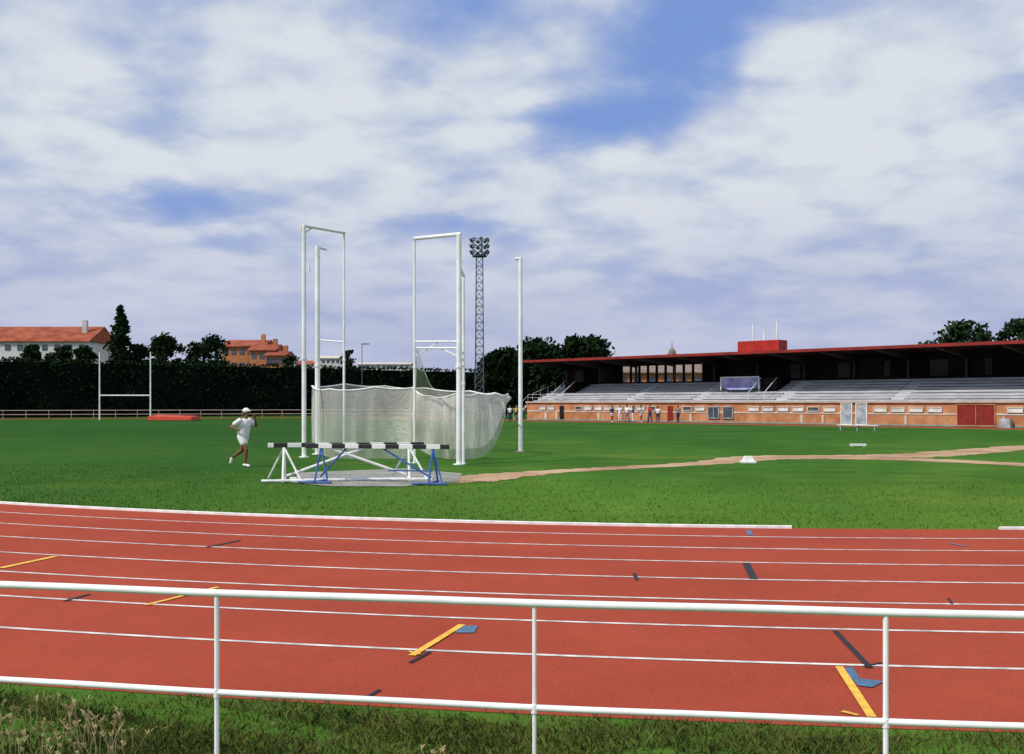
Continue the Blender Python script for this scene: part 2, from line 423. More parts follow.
net([(312,386,37),(330,389,34.6),(375,387,34.2),(415,387,34)],
    [(312,449,37),(332,458,34.6),(375,459,34.2),(414,459,34)],bulge=-.1,fold=.09)
net([(413,388,34),(430,396,33.6),(455,394,33.4),(478,393.5,34),(495,393.5,35.3),(508,394,36.5)],
    [(415,447,34),(435,457,33.5),(460,459,33.2),(484,456,33.6),(499,436,34.8),(508,400,36.5)],bulge=-.25,m='net_dense',fold=.15)
net([(414,345,31.8),(419,352,31.9),(425,372,32.4),(433,388,33.4)],
    [(414,389,33.5),(418,390,33.6),(424,390,33.7),(433,391,33.8)],bulge=0,nx=4,rr=.015)
px,d=520.5,38.8
pole=thing('net_pole','single tall white pole with short top arm right of the cage netting','pole',((px-CX)/F*d,d,0))
zt=CH+(HY-258)/F*d
m_=MB(); m_.tube((0,0,-.02),(0,0,zt),.085,.075,12); m_.build('shaft','white_pole',pole)
m_=MB(); m_.tube((-.2,0,zt-.03),(.04,0,zt-.03),.06,.06,8); m_.build('arm','white_pole',pole)
m_=MB(); m_.box((0,0,.02),(.35,.35,.04)); m_.build('base_plate','concrete',pole)
# ---------------------------------------------------------------- steeplechase barriers
def barrier(px0,px1,d0,d1,m,label,cross):
    a=Vector(((px0-CX)/F*d0,d0)); b=Vector(((px1-CX)/F*d1,d1)); L=(b-a).length; c=(a+b)/2; rz=math.atan2(b.y-a.y,b.x-a.x)
    t=thing('steeplechase_barrier',label,'barrier',(c.x,c.y,.017),rz,None)
    m_=MB(); m_.box((0,0,.86),(L,.11,.105)); m_.build('beam','stripe',t,bevel=.008)
    def T(nm,p,q,r): m_=MB(); m_.tube(p,q,r,r,8); m_.build(nm,m,t)
    k_=1.0 if cross else .78
    for s in (-1,1):
        x=s*(L/2-.38)
        T('foot',(x,-.5,.03),(x,.5,.03),.034*k_)
        T('leg',(x,-.42,.05),(x,-.02,.81),.032*k_); T('leg',(x,.42,.05),(x,.02,.81),.032*k_)
        T('skid',(x-.50*k_,-.46,.03),(x+.55*k_,-.46,.03),.036*k_)
        T('stay',(x+.42*k_,-.45,.04),(x+.03,-.05,.76),.026*k_)
        if cross: T('stay',(x-.40,.40,.04),(x-.03,.05,.76),.024)
    if cross:
        T('brace',(-L/2+.45,-.1,.12),(.5,.02,.81),.034); T('brace',(L/2-.45,-.1,.12),(-.5,.02,.81),.034)
        T('base_rail',(-L/2+.5,-.30,.03),(L/2-.5,-.30,.03),.036); T('base_rail',(-L/2+.5,.30,.03),(L/2-.5,.30,.03),.034)
    else:
        T('brace',(L/2-.40,-.1,.14),(.15,.02,.81),.024); T('brace',(-L/2+.40,-.1,.14),(-.75,.02,.81),.024)
        T('lower_bar',(.3,-.05,.30),(L/2-.38,-.05,.30),.02)
    return t
barrier(268,424,24.2,24.8,'white_paint','white framed hurdle barrier with black and white beam, left and rear of the pair',True)
barrier(306,449,23.9,23.3,'blue_steel','blue framed hurdle barrier with black and white beam, right and front of the pair',False)
# ---------------------------------------------------------------- people
def person(name,label,X,Y,rz,J,shirt,shorts,hat=None,voxel=.012,long_trousers=False,scale=1,group=None,fingers=True,hair='hair',loose=0):
    t=thing(name,label,'person',(X,Y,0),rz,group); t.scale=(scale,)*3
    b=MB(); seg=14 if voxel<.02 else 8
    def cap(m,p,q,a,c): m.cap(p,q,a,c,seg)
    pel,ch,nk,hd=[Vector(J[k]) for k in ('pel','ch','nk','hd')]
    b.ball(pel,(.13,.16,.12)); b.ball(ch,(.125,.175,.17)); b.tube(pel,ch,.125,.14,12)
    cap(b,ch+Vector((0,0,.14)),nk+Vector((.01,0,.03)),.06,.052)
    b.ball(hd+Vector((0,0,.02)),(.098,.078,.108),14,10); b.ball(hd+Vector((.03,0,-.055)),(.062,.055,.062))
    b.cap(hd+Vector((.09,0,.01)),hd+Vector((.108,0,-.022)),.009,.014,8)
    for s in (-1,1): b.ball(hd+Vector((-.005,s*.08,-.005)),(.022,.012,.032))
    b.cap(hd+Vector((.088,-.03,.035)),hd+Vector((.088,.03,.035)),.012,.012,6); b.cap(hd+Vector((.088,-.018,-.05)),hd+Vector((.088,.018,-.05)),.008,.008,6)
    for s,k in ((-1,'r'),(1,'l')):
        sh,el,ha=[Vector(J[x+k]) for x in ('sh','el','ha')]
        cap(b,sh,el,.052,.040); cap(b,el,ha,.042,.028)
        d=(ha-el).normalized(); pm=ha+d*.05; cap(b,ha,pm,.03,.034)
        if fingers:
            side=Vector((0,0,1)).cross(d); side=side.normalized() if side.length>.1 else Vector((1,0,0))
            nrm=d.cross(side)
            for i,l in enumerate((.055,.065,.06,.045)):
                o0=pm+side*((i-1.5)*.018)+d*.015; o1=o0+d*l*.6-nrm*.008; o2=o1+d*l*.25-nrm*.03
                b.cap(o0,o1,.0095,.009,6); b.cap(o1,o2,.009,.0075,6)
            o0=ha+d*.02+side*.03; o1=o0+d*.035+side*.02; b.cap(o0,o1,.012,.010,6); b.cap(o1,o1+d*.025-nrm*.01,.010,.008,6)
        hp,kn,an,to=[Vector(J[x+k]) for x in ('hp','kn','an','to')]
        cap(b,hp,kn,.090,.058); cap(b,kn,an,.060,.036)
        cf=kn.lerp(an,.3); b.ball(cf+Vector((-.015,0,0)),.060); cap(b,an,to,.036,.03)
    o=b.build('body','skin',t,smooth=True)
    md=o.modifiers.new('r','REMESH'); md.mode='VOXEL'; md.voxel_size=voxel; md.use_smooth_shade=True
    def cloth(mb,nm,m,par=t):
        q=mb.build(nm,m,par,smooth=True); r=q.modifiers.new('r','REMESH'); r.mode='VOXEL'; r.voxel_size=voxel; r.use_smooth_shade=True; return q
    e=loose
    sm=MB(); sm.tube(pel+Vector((0,0,.02)),ch,.150+e,.160+e,14); sm.ball(ch,(.145+e,.195+e,.18),12,8); sm.ball(ch+Vector((0,0,.08)),(.11+e,.20+e*.5,.09),12,8)
    sm.ball(pel+Vector((0,0,.05)),(.148+e,.170+e,.08),12,8)
    for k in 'rl':
        sh,el=Vector(J['sh'+k]),Vector(J['el'+k]); cap(sm,sh,sh.lerp(el,.55),.068+e*.5,.064+e*.5)
    cloth(sm,'shirt',shirt)
    st=MB(); st.ball(pel,(.15+e*.5,.18+e*.5,.12),12,8)
    for k in 'rl':
        hp,kn,an=[Vector(J[x+k]) for x in ('hp','kn','an')]
        cap(st,hp,hp.lerp(kn,.45),.108+e*.5,.098+e*.6)
        if long_trousers: cap(st,hp,kn,.105,.075); cap(st,kn,kn.lerp(an,.95),.075,.055)
    cloth(st,'trousers' if long_trousers else 'shorts',shorts)
    for k in 'rl':
        an,to=Vector(J['an'+k]),Vector(J['to'+k]); q=MB(); d=(to-an).normalized()
        q.cap(an-Vector((.0,0,.02)),to,.045,.038,8); q.ball(an-d*.01+Vector((-.03,0,-.035)),.042); cloth(q,'shoe','cloth_white' if not long_trousers else 'cloth_navy')
    if hat:
        q=MB(); q.ball(hd+Vector((-.004,0,.055)),(.112,.092,.085),14,8); q.ball(hd+Vector((.10,0,.05)),(.085,.07,.014),12,6); cloth(q,'cap',hat)
    else:
        q=MB(); q.ball(hd+Vector((-.022,0,.04)),(.098,.088,.10),14,8); cloth(q,'hair',hair)
    return t
RUN=dict(pel=(0,0,.93),ch=(.06,0,1.27),nk=(.09,0,1.46),hd=(.12,0,1.62),
 shr=(.05,-.21,1.38),elr=(-.20,-.30,1.20),har=(.03,-.33,1.13),
 shl=(.08,.21,1.38),ell=(.27,.28,1.22),hal=(.35,.10,1.47),
 hpr=(0,-.09,.90),knr=(.20,-.09,.52),anr=(.14,-.08,.10),tor=(.29,-.085,.045),
 hpl=(0,.09,.90),knl=(-.12,.10,.48),anl=(-.48,.09,.26),tol=(-.54,.09,.11))
person('person','runner in white cap, white shirt and white shorts mid-stride left of the barriers',(243-CX)/F*29.7,29.7,math.radians(-24),RUN,'cloth_white','cloth_white','cloth_white',voxel=.011,loose=.022)
STD=dict(pel=(0,0,.95),ch=(.0,0,1.28),nk=(0,0,1.47),hd=(.01,0,1.62),
 shr=(0,-.20,1.39),elr=(-.03,-.27,1.12),har=(.05,-.27,.90),shl=(0,.20,1.39),ell=(-.03,.27,1.12),hal=(.05,.27,.90),
 hpr=(0,-.09,.92),knr=(.02,-.11,.50),anr=(0,-.12,.09),tor=(.14,-.14,.04),hpl=(0,.09,.92),knl=(.02,.11,.50),anl=(-.02,.12,.09),tol=(.12,.14,.04))
def vary(J,w,bend=0):
    K=dict(J)
    K['anl']=(J['anl'][0]-w,J['anl'][1],J['anl'][2]); K['tol']=(J['tol'][0]-w,J['tol'][1],J['tol'][2]); K['knl']=(J['knl'][0]-w*.4,J['knl'][1],J['knl'][2])
    K['anr']=(J['anr'][0]+w,J['anr'][1],J['anr'][2]); K['tor']=(J['tor'][0]+w,J['tor'][1],J['tor'][2]); K['knr']=(J['knr'][0]+w*.6,J['knr'][1],J['knr'][2])
    if bend: K['hal']=(.28,.14,1.18); K['ell']=(.04,.26,1.10)
    return K
ppl=[(612,-2.5,'cloth_navy','cloth_white','s',.1,'spectator in dark shirt and white shorts, leftmost before the stand wall'),
(620,-1.2,'cloth_white','cloth_white','l',.0,'person in white shirt and white trousers at the stand wall, second from left'),
(627,-3.0,'cloth_white','cloth_grey','l',.15,'person in white shirt and grey trousers walking before the stand'),
(633,-1.5,'cloth_blue','cloth_white','l',.05,'person in blue shirt and white trousers in the middle of the group'),
(641,-1.0,'cloth_white','cloth_white','s',.05,'person in white shirt and white shorts standing at the brick stand wall'),
(650,-2.0,'cloth_red','cloth_navy','l',.12,'person in red shirt and dark trousers before the stand wall'),
(658,-1.4,'cloth_white','cloth_navy','l',.0,'person in white shirt and dark trousers, right end of the group'),
(678,-1.6,'cloth_grey','cloth_navy','l',.18,'person in grey shirt standing alone right of the group by the stand')]
for i,(px,u,s,tr,k,w,lab) in enumerate(ppl):
    s_=s_of(px,u); x,y=sw(s_,u)
    person('person',lab,x,y,R.uniform(-3,3),vary(STD,w,i%2),s,tr,None,voxel=.028,long_trousers=(k=='l'),scale=.92+.04*(i%3),fingers=False)
for px,d,s,w,lab in ((510,104,'cloth_white',.1,'person in white shirt behind the netting pole, left of the stand'),(516,106,'cloth_yellow',.0,'person in yellow shirt beside the left corner of the stand')):
    person('person',lab,(px-CX)/F*d,d,-1.2,vary(STD,w,1),s,'cloth_navy',None,voxel=.028,long_trousers=True,scale=.95,fingers=False)
# ---------------------------------------------------------------- grandstand
LEN=80
st=thing('grandstand','long brick grandstand with grey seating rows under a red edged roof','grandstand',(S0.x,S0.y,0),th)
m_=MB(); m_.box((LEN/2,.15,.95),(LEN,.3,1.9)); fw=m_.build('front_wall','brick',st)
m_=MB(); m_.box((LEN/2,.1,2.0),(LEN+.2,.55,.16)); m_.build('wall_coping','coping',st)
m_=MB(); m_.box((LEN/2,-.02,1.02),(LEN,.06,.12)); m_.build('wall_band','band',st)
m_=MB(); m_.box((LEN/2,-.03,.09),(LEN,.1,.14)); m_.build('plinth','concrete',st)
prof=[(.3,0),(.3,1.9)]
nr=9
for i in range(nr):
    u=.3+i*.72; z=1.95+.26*(i+0); prof+=[(u,z),(u+.72,z)]
ue=.3+nr*.72
prof+=[(ue,0)]
m_=MB(); n=len(prof)
m_.add([(0.01,u,z) for u,z in prof]+[(LEN,u,z) for u,z in prof],[(k,(k+1)%n,n+(k+1)%n,n+k) for k in range(n)]+[tuple(range(n))[::-1],tuple(range(n,2*n))]); m_.build('terrace','terrace',st)
aisles=[s_of(p,3) for p in (560,640,706,790,905)]+[LEN-2]
for i in range(nr-1):
    prev=.5
    for a in aisles:
        if a-prev>1.5:
            m_=MB(); m_.box(((prev+a-.6)/2,.3+i*.72+.5,1.95+.26*i+.10),(a-.6-prev,.38,.06)); m_.build('bench_row','bench',st)
        prev=a+.6
for a in aisles[:-1]:
    m_=MB()
    for i in range(nr-1): m_.box((a,.3+i*.72+.6,1.95+.26*i+.07),(1.1,.3,.14))
    m_.build('stair_flight','bench',st)
m_=MB()
for z in (2.5,2.85): m_.tube((0,.12,z),(LEN,.12,z),.018,.018,5)
s=0
while s<LEN: m_.tube((s,.12,2.05),(s,.12,2.85),.016,.016,5); s+=2.0
m_.build('railing','bench',st)
m_=MB()
for k in range(4): m_.tube((-.1,1+k*1.3,2.2+k*.40),(-.1,1+k*1.3,2.95+k*.40),.022,.022,5)
m_.tube((-.1,1,2.95),(-.1,5.0,4.2),.028,.028,5)
m_.tube((-2.4,.3,1.0),(.0,.3,2.85),.028,.028,5); m_.tube((-2.4,.3,.1),(-2.4,.3,1.0),.025,.025,5); m_.tube((-1.2,.3,.9),(-1.2,.3,1.95),.02,.02,5)
m_.build('stair_rail','bench',st)
m_=MB()
for k in range(7): m_.box((-2.2+k*.33,.85,.14+.27*k),(.33,1.1,.27))
m_.build('end_stairs','coping',st)
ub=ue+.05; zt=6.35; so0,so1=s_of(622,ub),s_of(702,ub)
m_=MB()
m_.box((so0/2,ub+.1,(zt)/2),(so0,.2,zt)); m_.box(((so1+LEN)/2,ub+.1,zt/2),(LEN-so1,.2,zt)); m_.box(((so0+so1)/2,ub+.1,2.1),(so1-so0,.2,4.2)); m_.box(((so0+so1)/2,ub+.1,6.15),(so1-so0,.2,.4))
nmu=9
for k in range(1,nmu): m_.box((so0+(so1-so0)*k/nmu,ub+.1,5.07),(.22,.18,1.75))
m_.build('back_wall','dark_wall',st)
for pa,pb in ((575,583),(598,604),(790,800),(838,850),(884,890),(930,948),(985,992)):
    a,b=s_of(pa,ub-.1),s_of(pb,ub-.1); m_=MB(); m_.box(((a+b)/2,ub-.04,5.0),(b-a,.07,1.4)); m_.build('wall_panel','steel_dark',st)
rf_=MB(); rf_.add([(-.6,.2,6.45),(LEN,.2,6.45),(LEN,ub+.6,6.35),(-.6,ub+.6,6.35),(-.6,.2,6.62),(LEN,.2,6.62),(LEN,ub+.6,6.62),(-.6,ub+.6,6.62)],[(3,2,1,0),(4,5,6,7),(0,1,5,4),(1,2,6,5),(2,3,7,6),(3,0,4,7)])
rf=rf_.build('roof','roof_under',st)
m_=MB(); m_.box((LEN/2-.3,.14,6.57),(LEN+.62,.10,.26)); m_.build('fascia','fascia',rf)
m_=MB(); m_.box((-.65,ub/2+.3,6.55),(.1,ub+.5,.26)); m_.build('fascia','fascia',rf)
s=.2
while s<LEN:
    m_=MB(); m_.add([(s-.1,.3,6.3),(s+.1,.3,6.3),(s+.1,ub-.1,5.75),(s-.1,ub-.1,5.75),(s-.1,.3,6.44),(s+.1,.3,6.44),(s+.1,ub-.1,6.34),(s-.1,ub-.1,6.34)],[(3,2,1,0),(4,5,6,7),(0,1,5,4),(1,2,6,5),(2,3,7,6),(3,0,4,7)]); m_.build('roof_beam','steel_dark',st)
    m_=MB(); m_.box((s,ub-.25,5.2),(.2,.2,2.2)); m_.build('column','steel_dark',st)
    s+=5.0
ur=3.5; a,b=s_of(742,ur),s_of(783,ur); zt2=zof(341,(a+b)/2,ur)
m_=MB(); m_.box(((a+b)/2,ur,(6.63+zt2)/2),(b-a,1.6,zt2-6.63)); m_.build('roof_box','red_paint',rf)
for px,yt in ((753,324),(764,330),(777,321)):
    s=s_of(px,ur-.3); m_=MB(); m_.tube((s,ur-.3,zt2-.3),(s,ur-.3,zof(yt,s,ur)),.09,.07,6); m_.build('flagpole','white_pole',rf)
for pa,pb in ((762,778),(566,576)):
    a,b=s_of(pa,3.5),s_of(pb,3.5)
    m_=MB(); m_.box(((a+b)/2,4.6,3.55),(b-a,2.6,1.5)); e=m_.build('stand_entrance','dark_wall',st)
    m_=MB()
    for s in (a,b): m_.tube((s,1.0,2.9),(s,3.3,4.3),.035,.035,5); m_.tube((s,1.0,2.2),(s,1.0,2.9),.03,.03,5)
    m_.build('entrance_rail','white_paint',st)
a,b=s_of(722,3.0),s_of(760,3.0); zA_,zB_=zof(390,a,3),zof(377.5,a,3)
m_=MB(); m_.add([(a,3,zA_+.25),(b,3,zA_+.25),(b,2.85,zB_),(a,2.85,zB_),(a+1.2,2.6,zA_),(b-1.2,2.6,zA_),(a,3.05,zA_+.25),(b,3.05,zA_+.25),(b,2.9,zB_),(a,2.9,zB_)],[(0,4,5,1),(0,1,2,3),(9,8,7,6),(3,2,8,9)]); bn=m_.build('banner','purple',st)
m_=MB(); m_.tube((a,2.8,zB_),(b,2.8,zB_),.06,.06,6); m_.tube((a,2.8,zA_),(a,2.8,zB_),.06,.06,6); m_.tube((b,2.8,zA_),(b,2.8,zB_),.06,.06,6); m_.build('frame','white_paint',bn)
def rect(px0,px1,z0,z1,name,m,u=-.04,frame=None,th_=.08,div=.9):
    a,b=s_of(px0),s_of(px1); m_=MB(); m_.box(((a+b)/2,u,(z0+z1)/2),(b-a,th_,z1-z0)); o=m_.build(name,m,st)
    if frame:
        q=MB(); w=.07
        q.box(((a+b)/2,u-.03,z1+w/2),(b-a+2*w,th_+.06,w)); q.box(((a+b)/2,u-.03,z0-w/2),(b-a+2*w,th_+.06,w))
        for s in (a-w/2,b+w/2): q.box((s,u-.03,(z0+z1)/2),(w,th_+.06,z1-z0))
        n=max(1,int((b-a)/div))
        for k in range(1,n): q.box((a+(b-a)*k/n,u-.045,(z0+z1)/2),(.05,th_,z1-z0))
        q.build('frame',frame,o)
    return o
doors=[(958,995,.12,1.75,'red_door','brick'),(842,852,.12,1.85,'gate_grey','white_paint'),(857,867,.12,1.85,'gate_grey','white_paint'),(709,719,.5,1.5,'glass','gate_grey'),(724,733,.5,1.5,'glass','gate_grey'),(668,673,.12,1.6,'red_door',None),(560,564,.12,1.6,'dark_wall',None),(1040,1060,.12,1.75,'red_door',None)]
for a,b,z0,z1,m,fr in doors: rect(a,b,z0,z1,'door',m,frame=fr,div=1.2 if m=='red_door' else .5)
px=540
while px<1150:
    w=5+ (px-500)*.018
    if not any(a-4<px+w and px<b+4 for a,b,*_ in doors):
        rect(px,px+w,1.22,1.52,'window','pale_pane' if R.random()<.8 else 'glass',frame='band')
    px+=w*1.5
for px in (545,556,598,690,801,822,905,1003):
    rect(px,px+2.0,.15,.85,'vent','band',u=-.05)
m_=MB(); q=s_of(1008); m_.box((q,-.5,.35),(.8,.5,.7)); m_.build('bin_locker','gate_grey',st)
# ---------------------------------------------------------------- goal posts, mat, markers
d=112
gp=thing('rugby_goal','white H-shaped rugby goal posts on the far left of the field','goal',((125-CX)/F*d,d,0))
w=2.85
for s in (-1,1): m_=MB(); m_.tube((s*w,0,0),(s*w,0,CH+(HY-352)/F*d),.085,.07,8); m_.build('post','white_pole',gp)
m_=MB(); m_.tube((-w,0,2.75),(w,0,2.75),.07,.07,8); m_.build('crossbar','white_pole',gp)
lm=thing('landing_mat','orange red landing mat with sloped cover right of the goal','landing mat',((174-CX)/F*108,108,0))
m_=MB(); m_.add([(-2.4,-1.5,.0),(2.4,-1.5,.0),(2.4,1.5,0),(-2.4,1.5,0),(-2.3,-1.4,.5),(2.3,-1.4,.45),(2.3,1.4,.5),(-2.3,1.4,.65)],[(3,2,1,0),(4,5,6,7),(0,1,5,4),(1,2,6,5),(2,3,7,6),(3,0,4,7)]); m_.build('cushion','mat_red',lm,bevel=.08)
m_=MB(); m_.box((0,0,-.0+.03),(4.95,3.1,.06)); m_.build('base_pallet','bark',lm)
x,y=G(748,463)
m_=MB(); m_.box((0,0,.03),(.46,.36,.06))
m_.add([(-.19,-.13,.061),(.19,-.13,.061),(.19,.13,.061),(-.19,.13,.061),(-.11,-.08,.22),(.11,-.08,.22),(.11,.08,.22),(-.11,.08,.22)],[(4,5,6,7),(0,1,5,4),(1,2,6,5),(2,3,7,6),(3,0,4,7)])
o=m_.build('field_marker','white_paint',None,bevel=.01); o.location=(x,y,.0); tag(o,'white tapered marker block standing by the sandy path','marker')
x,y=G(858,447)
m_=MB(); m_.box((0,0,.10),(.7,.05,.10)); m_.tube((-.25,0,0),(-.25,0,.06),.02); m_.tube((.25,0,0),(.25,0,.06),.02)
o=m_.build('distance_board','white_paint'); o.location=(x,y,0); tag(o,'small white distance board low on the grass before the stand','sign board')
x,y=G(858,431)
t=thing('field_bench','long low white bench on the grass in front of the stand gate','bench',(x,y,0),th)
m_=MB(); m_.box((0,0,.40),(2.9,.3,.05)); m_.build('seat','white_paint',t)
for s in (-1.2,0,1.2): m_=MB(); m_.box((s,0,.19),(.05,.26,.37)); m_.build('leg','gate_grey',t)
# ---------------------------------------------------------------- far perimeter rail
pf=thing('perimeter_fence','pale two-rail perimeter fence along the foot of the dark hedge','fence',(-50,122,0))
A=Vector((-90,111)); B=Vector((-1,139)); L=(B-A).length
for z in (.5,1.0): m_=MB(); m_.tube((A.x+50,A.y-122,z),(B.x+50,B.y-122,z),.030,.030,5); m_.build('rail','band',pf)
n=int(L/2.5)
for k in range(n+1):
    p=A.lerp(B,k/n); m_=MB(); m_.tube((p.x+50,p.y-122,0),(p.x+50,p.y-122,1.05),.020,.020,5); m_.build('post','band',pf)
# ---------------------------------------------------------------- hedge
hd=thing('tall_hedge','very tall dark clipped hedge running along the back of the field','hedge',(-60,125,0))
HA=Vector((-100,96)); HM=Vector((-64,126)); HB=Vector((4,178))
core=MB(); lf=MB()
def hed(a,b,h):
    d=(b-a).normalized(); n=Vector((-d.y,d.x)); L=(b-a).length; c=(a+b)/2
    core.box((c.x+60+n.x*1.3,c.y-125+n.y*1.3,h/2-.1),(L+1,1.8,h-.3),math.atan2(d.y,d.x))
    for i in range(int(L*h*9)):
        s=R.uniform(0,L); z=R.uniform(0,1)**.9*h*(1+.03*math.sin(s*.5)); p=a+d*s; off=R.uniform(-.1,.6)+.25*math.sin(s*.8+z)
        if R.random()<.18: z=h+R.uniform(-.2,.25)+.12*math.sin(s*.9); off=R.uniform(0,2.4)
        q=Vector((p.x+60+n.x*off,p.y-125+n.y*off,z)); sz=R.uniform(.16,.34)
        e=Vector((R.gauss(0,1),R.gauss(0,1),R.gauss(0,1))).normalized(); f=e.orthogonal().normalized(); g2=e.cross(f)
        lf.add([q+f*sz,q+g2*sz*.6,q-f*sz,q-g2*sz*.6],[(0,1,2,3)])
hed(HA,HM,7.4); hed(HM,HB,7.4)
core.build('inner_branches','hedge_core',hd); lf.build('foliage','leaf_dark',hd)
# ---------------------------------------------------------------- trees
def tree(name,label,px,ytop,wpx,d,low=.35,m='leaf_dark',shape='round',group=None,n=2600,leaf=.34,nc=34):
    H=CH+(HY-ytop)/F*d; W=wpx/F*d/2; x=(px-CX)/F*d
    t=thing(name,label,'tree',(x,d,0),0,group)
    zc0=H*low; tr=MB(); tr.path([(0,0,0),(.08*W,0,zc0*.6),(0,.05*W,zc0+ (H-zc0)*.5),(.02*W,0,H*.93)],.02*H*.6,7)
    cl_=[]
    for i in range(nc if shape=='round' else 44):
        if shape=='round':
            a=R.uniform(0,6.28); k=R.uniform(.05,1)**.5; z=R.uniform(-1,1); rr=math.sqrt(max(0,1-z*z*.8))
            c=Vector((math.cos(a)*W*.76*k*rr,math.sin(a)*W*.76*k*rr,zc0+(H-zc0)*(.5+.40*z))); cr=W*R.uniform(.24,.40)
        else:
            z=(i+.5)/44; k=math.sin(min(1,(z*.92+.08))**.75*math.pi)*.7+.24; a=R.uniform(0,6.28)
            if z>.9: k=.25
            c=Vector((math.cos(a)*W*.42*k,math.sin(a)*W*.42*k,zc0+(H-zc0)*z*.95)); cr=W*R.uniform(.40,.6)*k
        cl_.append((c,cr))
        if i%3==0:
            p=Vector((0,0,min(c.z-.1,zc0+(c.z-zc0)*.5))); tr.tube(p,c,.008*H*.6,.02,5)
    tr.build('trunk','bark',t)
    f=MB()
    for i in range(n):
        c,cr=R.choice(cl_); v=Vector((R.gauss(0,1),R.gauss(0,1),R.gauss(0,1))).normalized()*cr*R.uniform(.2,1.12); v.z*=.85; q=c+v
        if q.z>H+.1: q.z=H-R.random()*.3
        sz=leaf*R.uniform(.5,1.2); e=Vector((R.gauss(0,1),R.gauss(0,1),R.gauss(0,1))).normalized(); g=e.orthogonal().normalized(); h=e.cross(g)
        f.add([q+g*sz,q+h*sz*.6,q-g*sz,q-h*sz*.6],[(0,1,2,3)])
    f.build('crown',m,t); return t
tree('broadleaf_tree','small dark tree before the white wall of the red-roofed building',29,342,28,160,.45)
tree('broadleaf_tree','dark bushy tree under the right end of the red-roofed building',60,341,32,162,.45)
tree('broadleaf_tree','low dark tree between the red-roofed building and the poplar',84,345,26,165,.45)
tree('poplar_tree','tall narrow pointed tree rising above the hedge on the left',120,303,32,165,.3,shape='col',n=5200)
tree('broadleaf_tree','low dark tree right at the foot of the pointed poplar',141,341,30,168,.4)
tree('broadleaf_tree','round dark tree right of the poplar above the hedge',166,332,38,166,.35,n=3600)
tree('broadleaf_tree','wide dark tree left of the orange apartment blocks',204,334,54,166,.4,n=4600)
tree('broadleaf_tree','small tree beside the right end of the orange blocks',291,355,24,175,.5,n=1200)
tree('broadleaf_tree','small pointed tree behind the left cage frame',348,347,20,180,.4,n=1200)
tree('broadleaf_tree','dark tree right of the floodlight mast, lowest of three by the stand',502,346,52,128,.05,n=9000,nc=60,leaf=.4)
tree('broadleaf_tree','dark middle tree of three behind the left end of the stand roof',540,337,74,130,.02,n=13000,nc=80,leaf=.42)
tree('broadleaf_tree','dark rightmost tree of three behind the left end of the stand roof',583,334,68,132,.05,n=12000,nc=70,leaf=.42)
tree('broadleaf_tree','spreading flat topped tree above the right part of the stand roof',966,322,62,118,.55,m='leaf_mid')
tree('broadleaf_tree','tree cut by the right edge of the photo above the stand roof',1020,318,46,118,.55,m='leaf_mid')
tree('broadleaf_tree','small treetop peeping above the stand roof left of the spreading tree',928,341,34,130,.6,m='leaf_mid',n=1000)
# ---------------------------------------------------------------- buildings
def house(name,label,px0,px1,yr,ye,d,mw,mr,dep=12,ov=.5,hip=0,win=6,wh=1.2):
    x0,x1=(px0-CX)/F*d,(px1-CX)/F*d; zr=CH+(HY-yr)/F*d; ze=CH+(HY-ye)/F*d; w=x1-x0
    t=thing(name,label,'building',((x0+x1)/2,d,0))
    m_=MB(); m_.box((0,dep/2,ze/2),(w,dep,ze)); m_.build('wall',mw,t)
    m_=MB(); X=w/2+ov
    m_.add([(-X,-ov,ze),(X,-ov,ze),(X,dep+ov,ze),(-X,dep+ov,ze),(-X+hip,dep/2,zr),(X-hip,dep/2,zr),(-X,-ov,ze-.2),(X,-ov,ze-.2)],[(0,1,5,4),(2,3,4,5),(0,4,3),(1,2,5),(6,7,1,0)])
    r=m_.build('roof',mr,t)
    m_=MB(); m_.box((w*.42,dep*.3,(ze+zr)/2+.6),(.9,.9,zr-ze+1.0)); m_.build('chimney',mw,r)
    if win:
        z=ze-wh-.7
        for row in range(2):
            for k in range(win):
                x=-w/2+w*(k+.5)/win; q=MB(); q.box((x,-.03,z-row*3.0+wh/2),(1.1,.1,wh)); o=q.build('window','glass',t)
    return t
house('red_roofed_building','long white building with red tiled roof at the far left',-60,88,324,341,200,'render_white','tile',dep=14,win=12)
house('apartment_block','orange apartment block with low tiled roof, left of its neighbours',222,262,338,346,225,'ochre','tile',dep=14,win=5)
house('apartment_block','orange apartment block with stepped lower roof, middle one',250,274,343,350,218,'ochre','tile',dep=10,win=3)
house('apartment_block','lower orange block nearest the small tree, rightmost of the three',266,284,350,355,214,'ochre','tile',dep=10,win=3)
house('white_block','distant white apartment block behind the left cage frame',316,345,355,358,380,'render_white','band',win=6,dep=12)
house('white_block','distant long white block between the two cage frames',358,410,362,364,400,'render_white','band',win=9,dep=12)
house('white_block','distant small white house with tiled roof above the hedge',296,314,360,364,390,'render_white','tile',win=3,dep=12)
house('brick_house','brick house seen through the openings at the back of the stand',600,720,362,372,150,'ochre','stone',dep=10,win=8)
d=165; t=thing('church_cupola','small domed bell turret rising above the stand roof','tower',((672-CX)/F*d,d,0))
zt=CH+(HY-345)/F*d
m_=MB(); m_.tube((0,0,0),(0,0,zt-1.6),.65,.65,8); m_.build('turret','stone',t)
m_=MB(); m_.tube((0,0,zt-1.6),(0,0,zt-1.45),.85,.85,12); m_.ball((0,0,zt-1.4),(.65,.65,.9),12,8); m_.build('dome','stone',t)
m_=MB(); m_.tube((0,0,zt-.6),(0,0,zt+.5),.1,.05,6); m_.build('finial','stone',t)
mb=MB(); vs=[];fs=[]; N=60
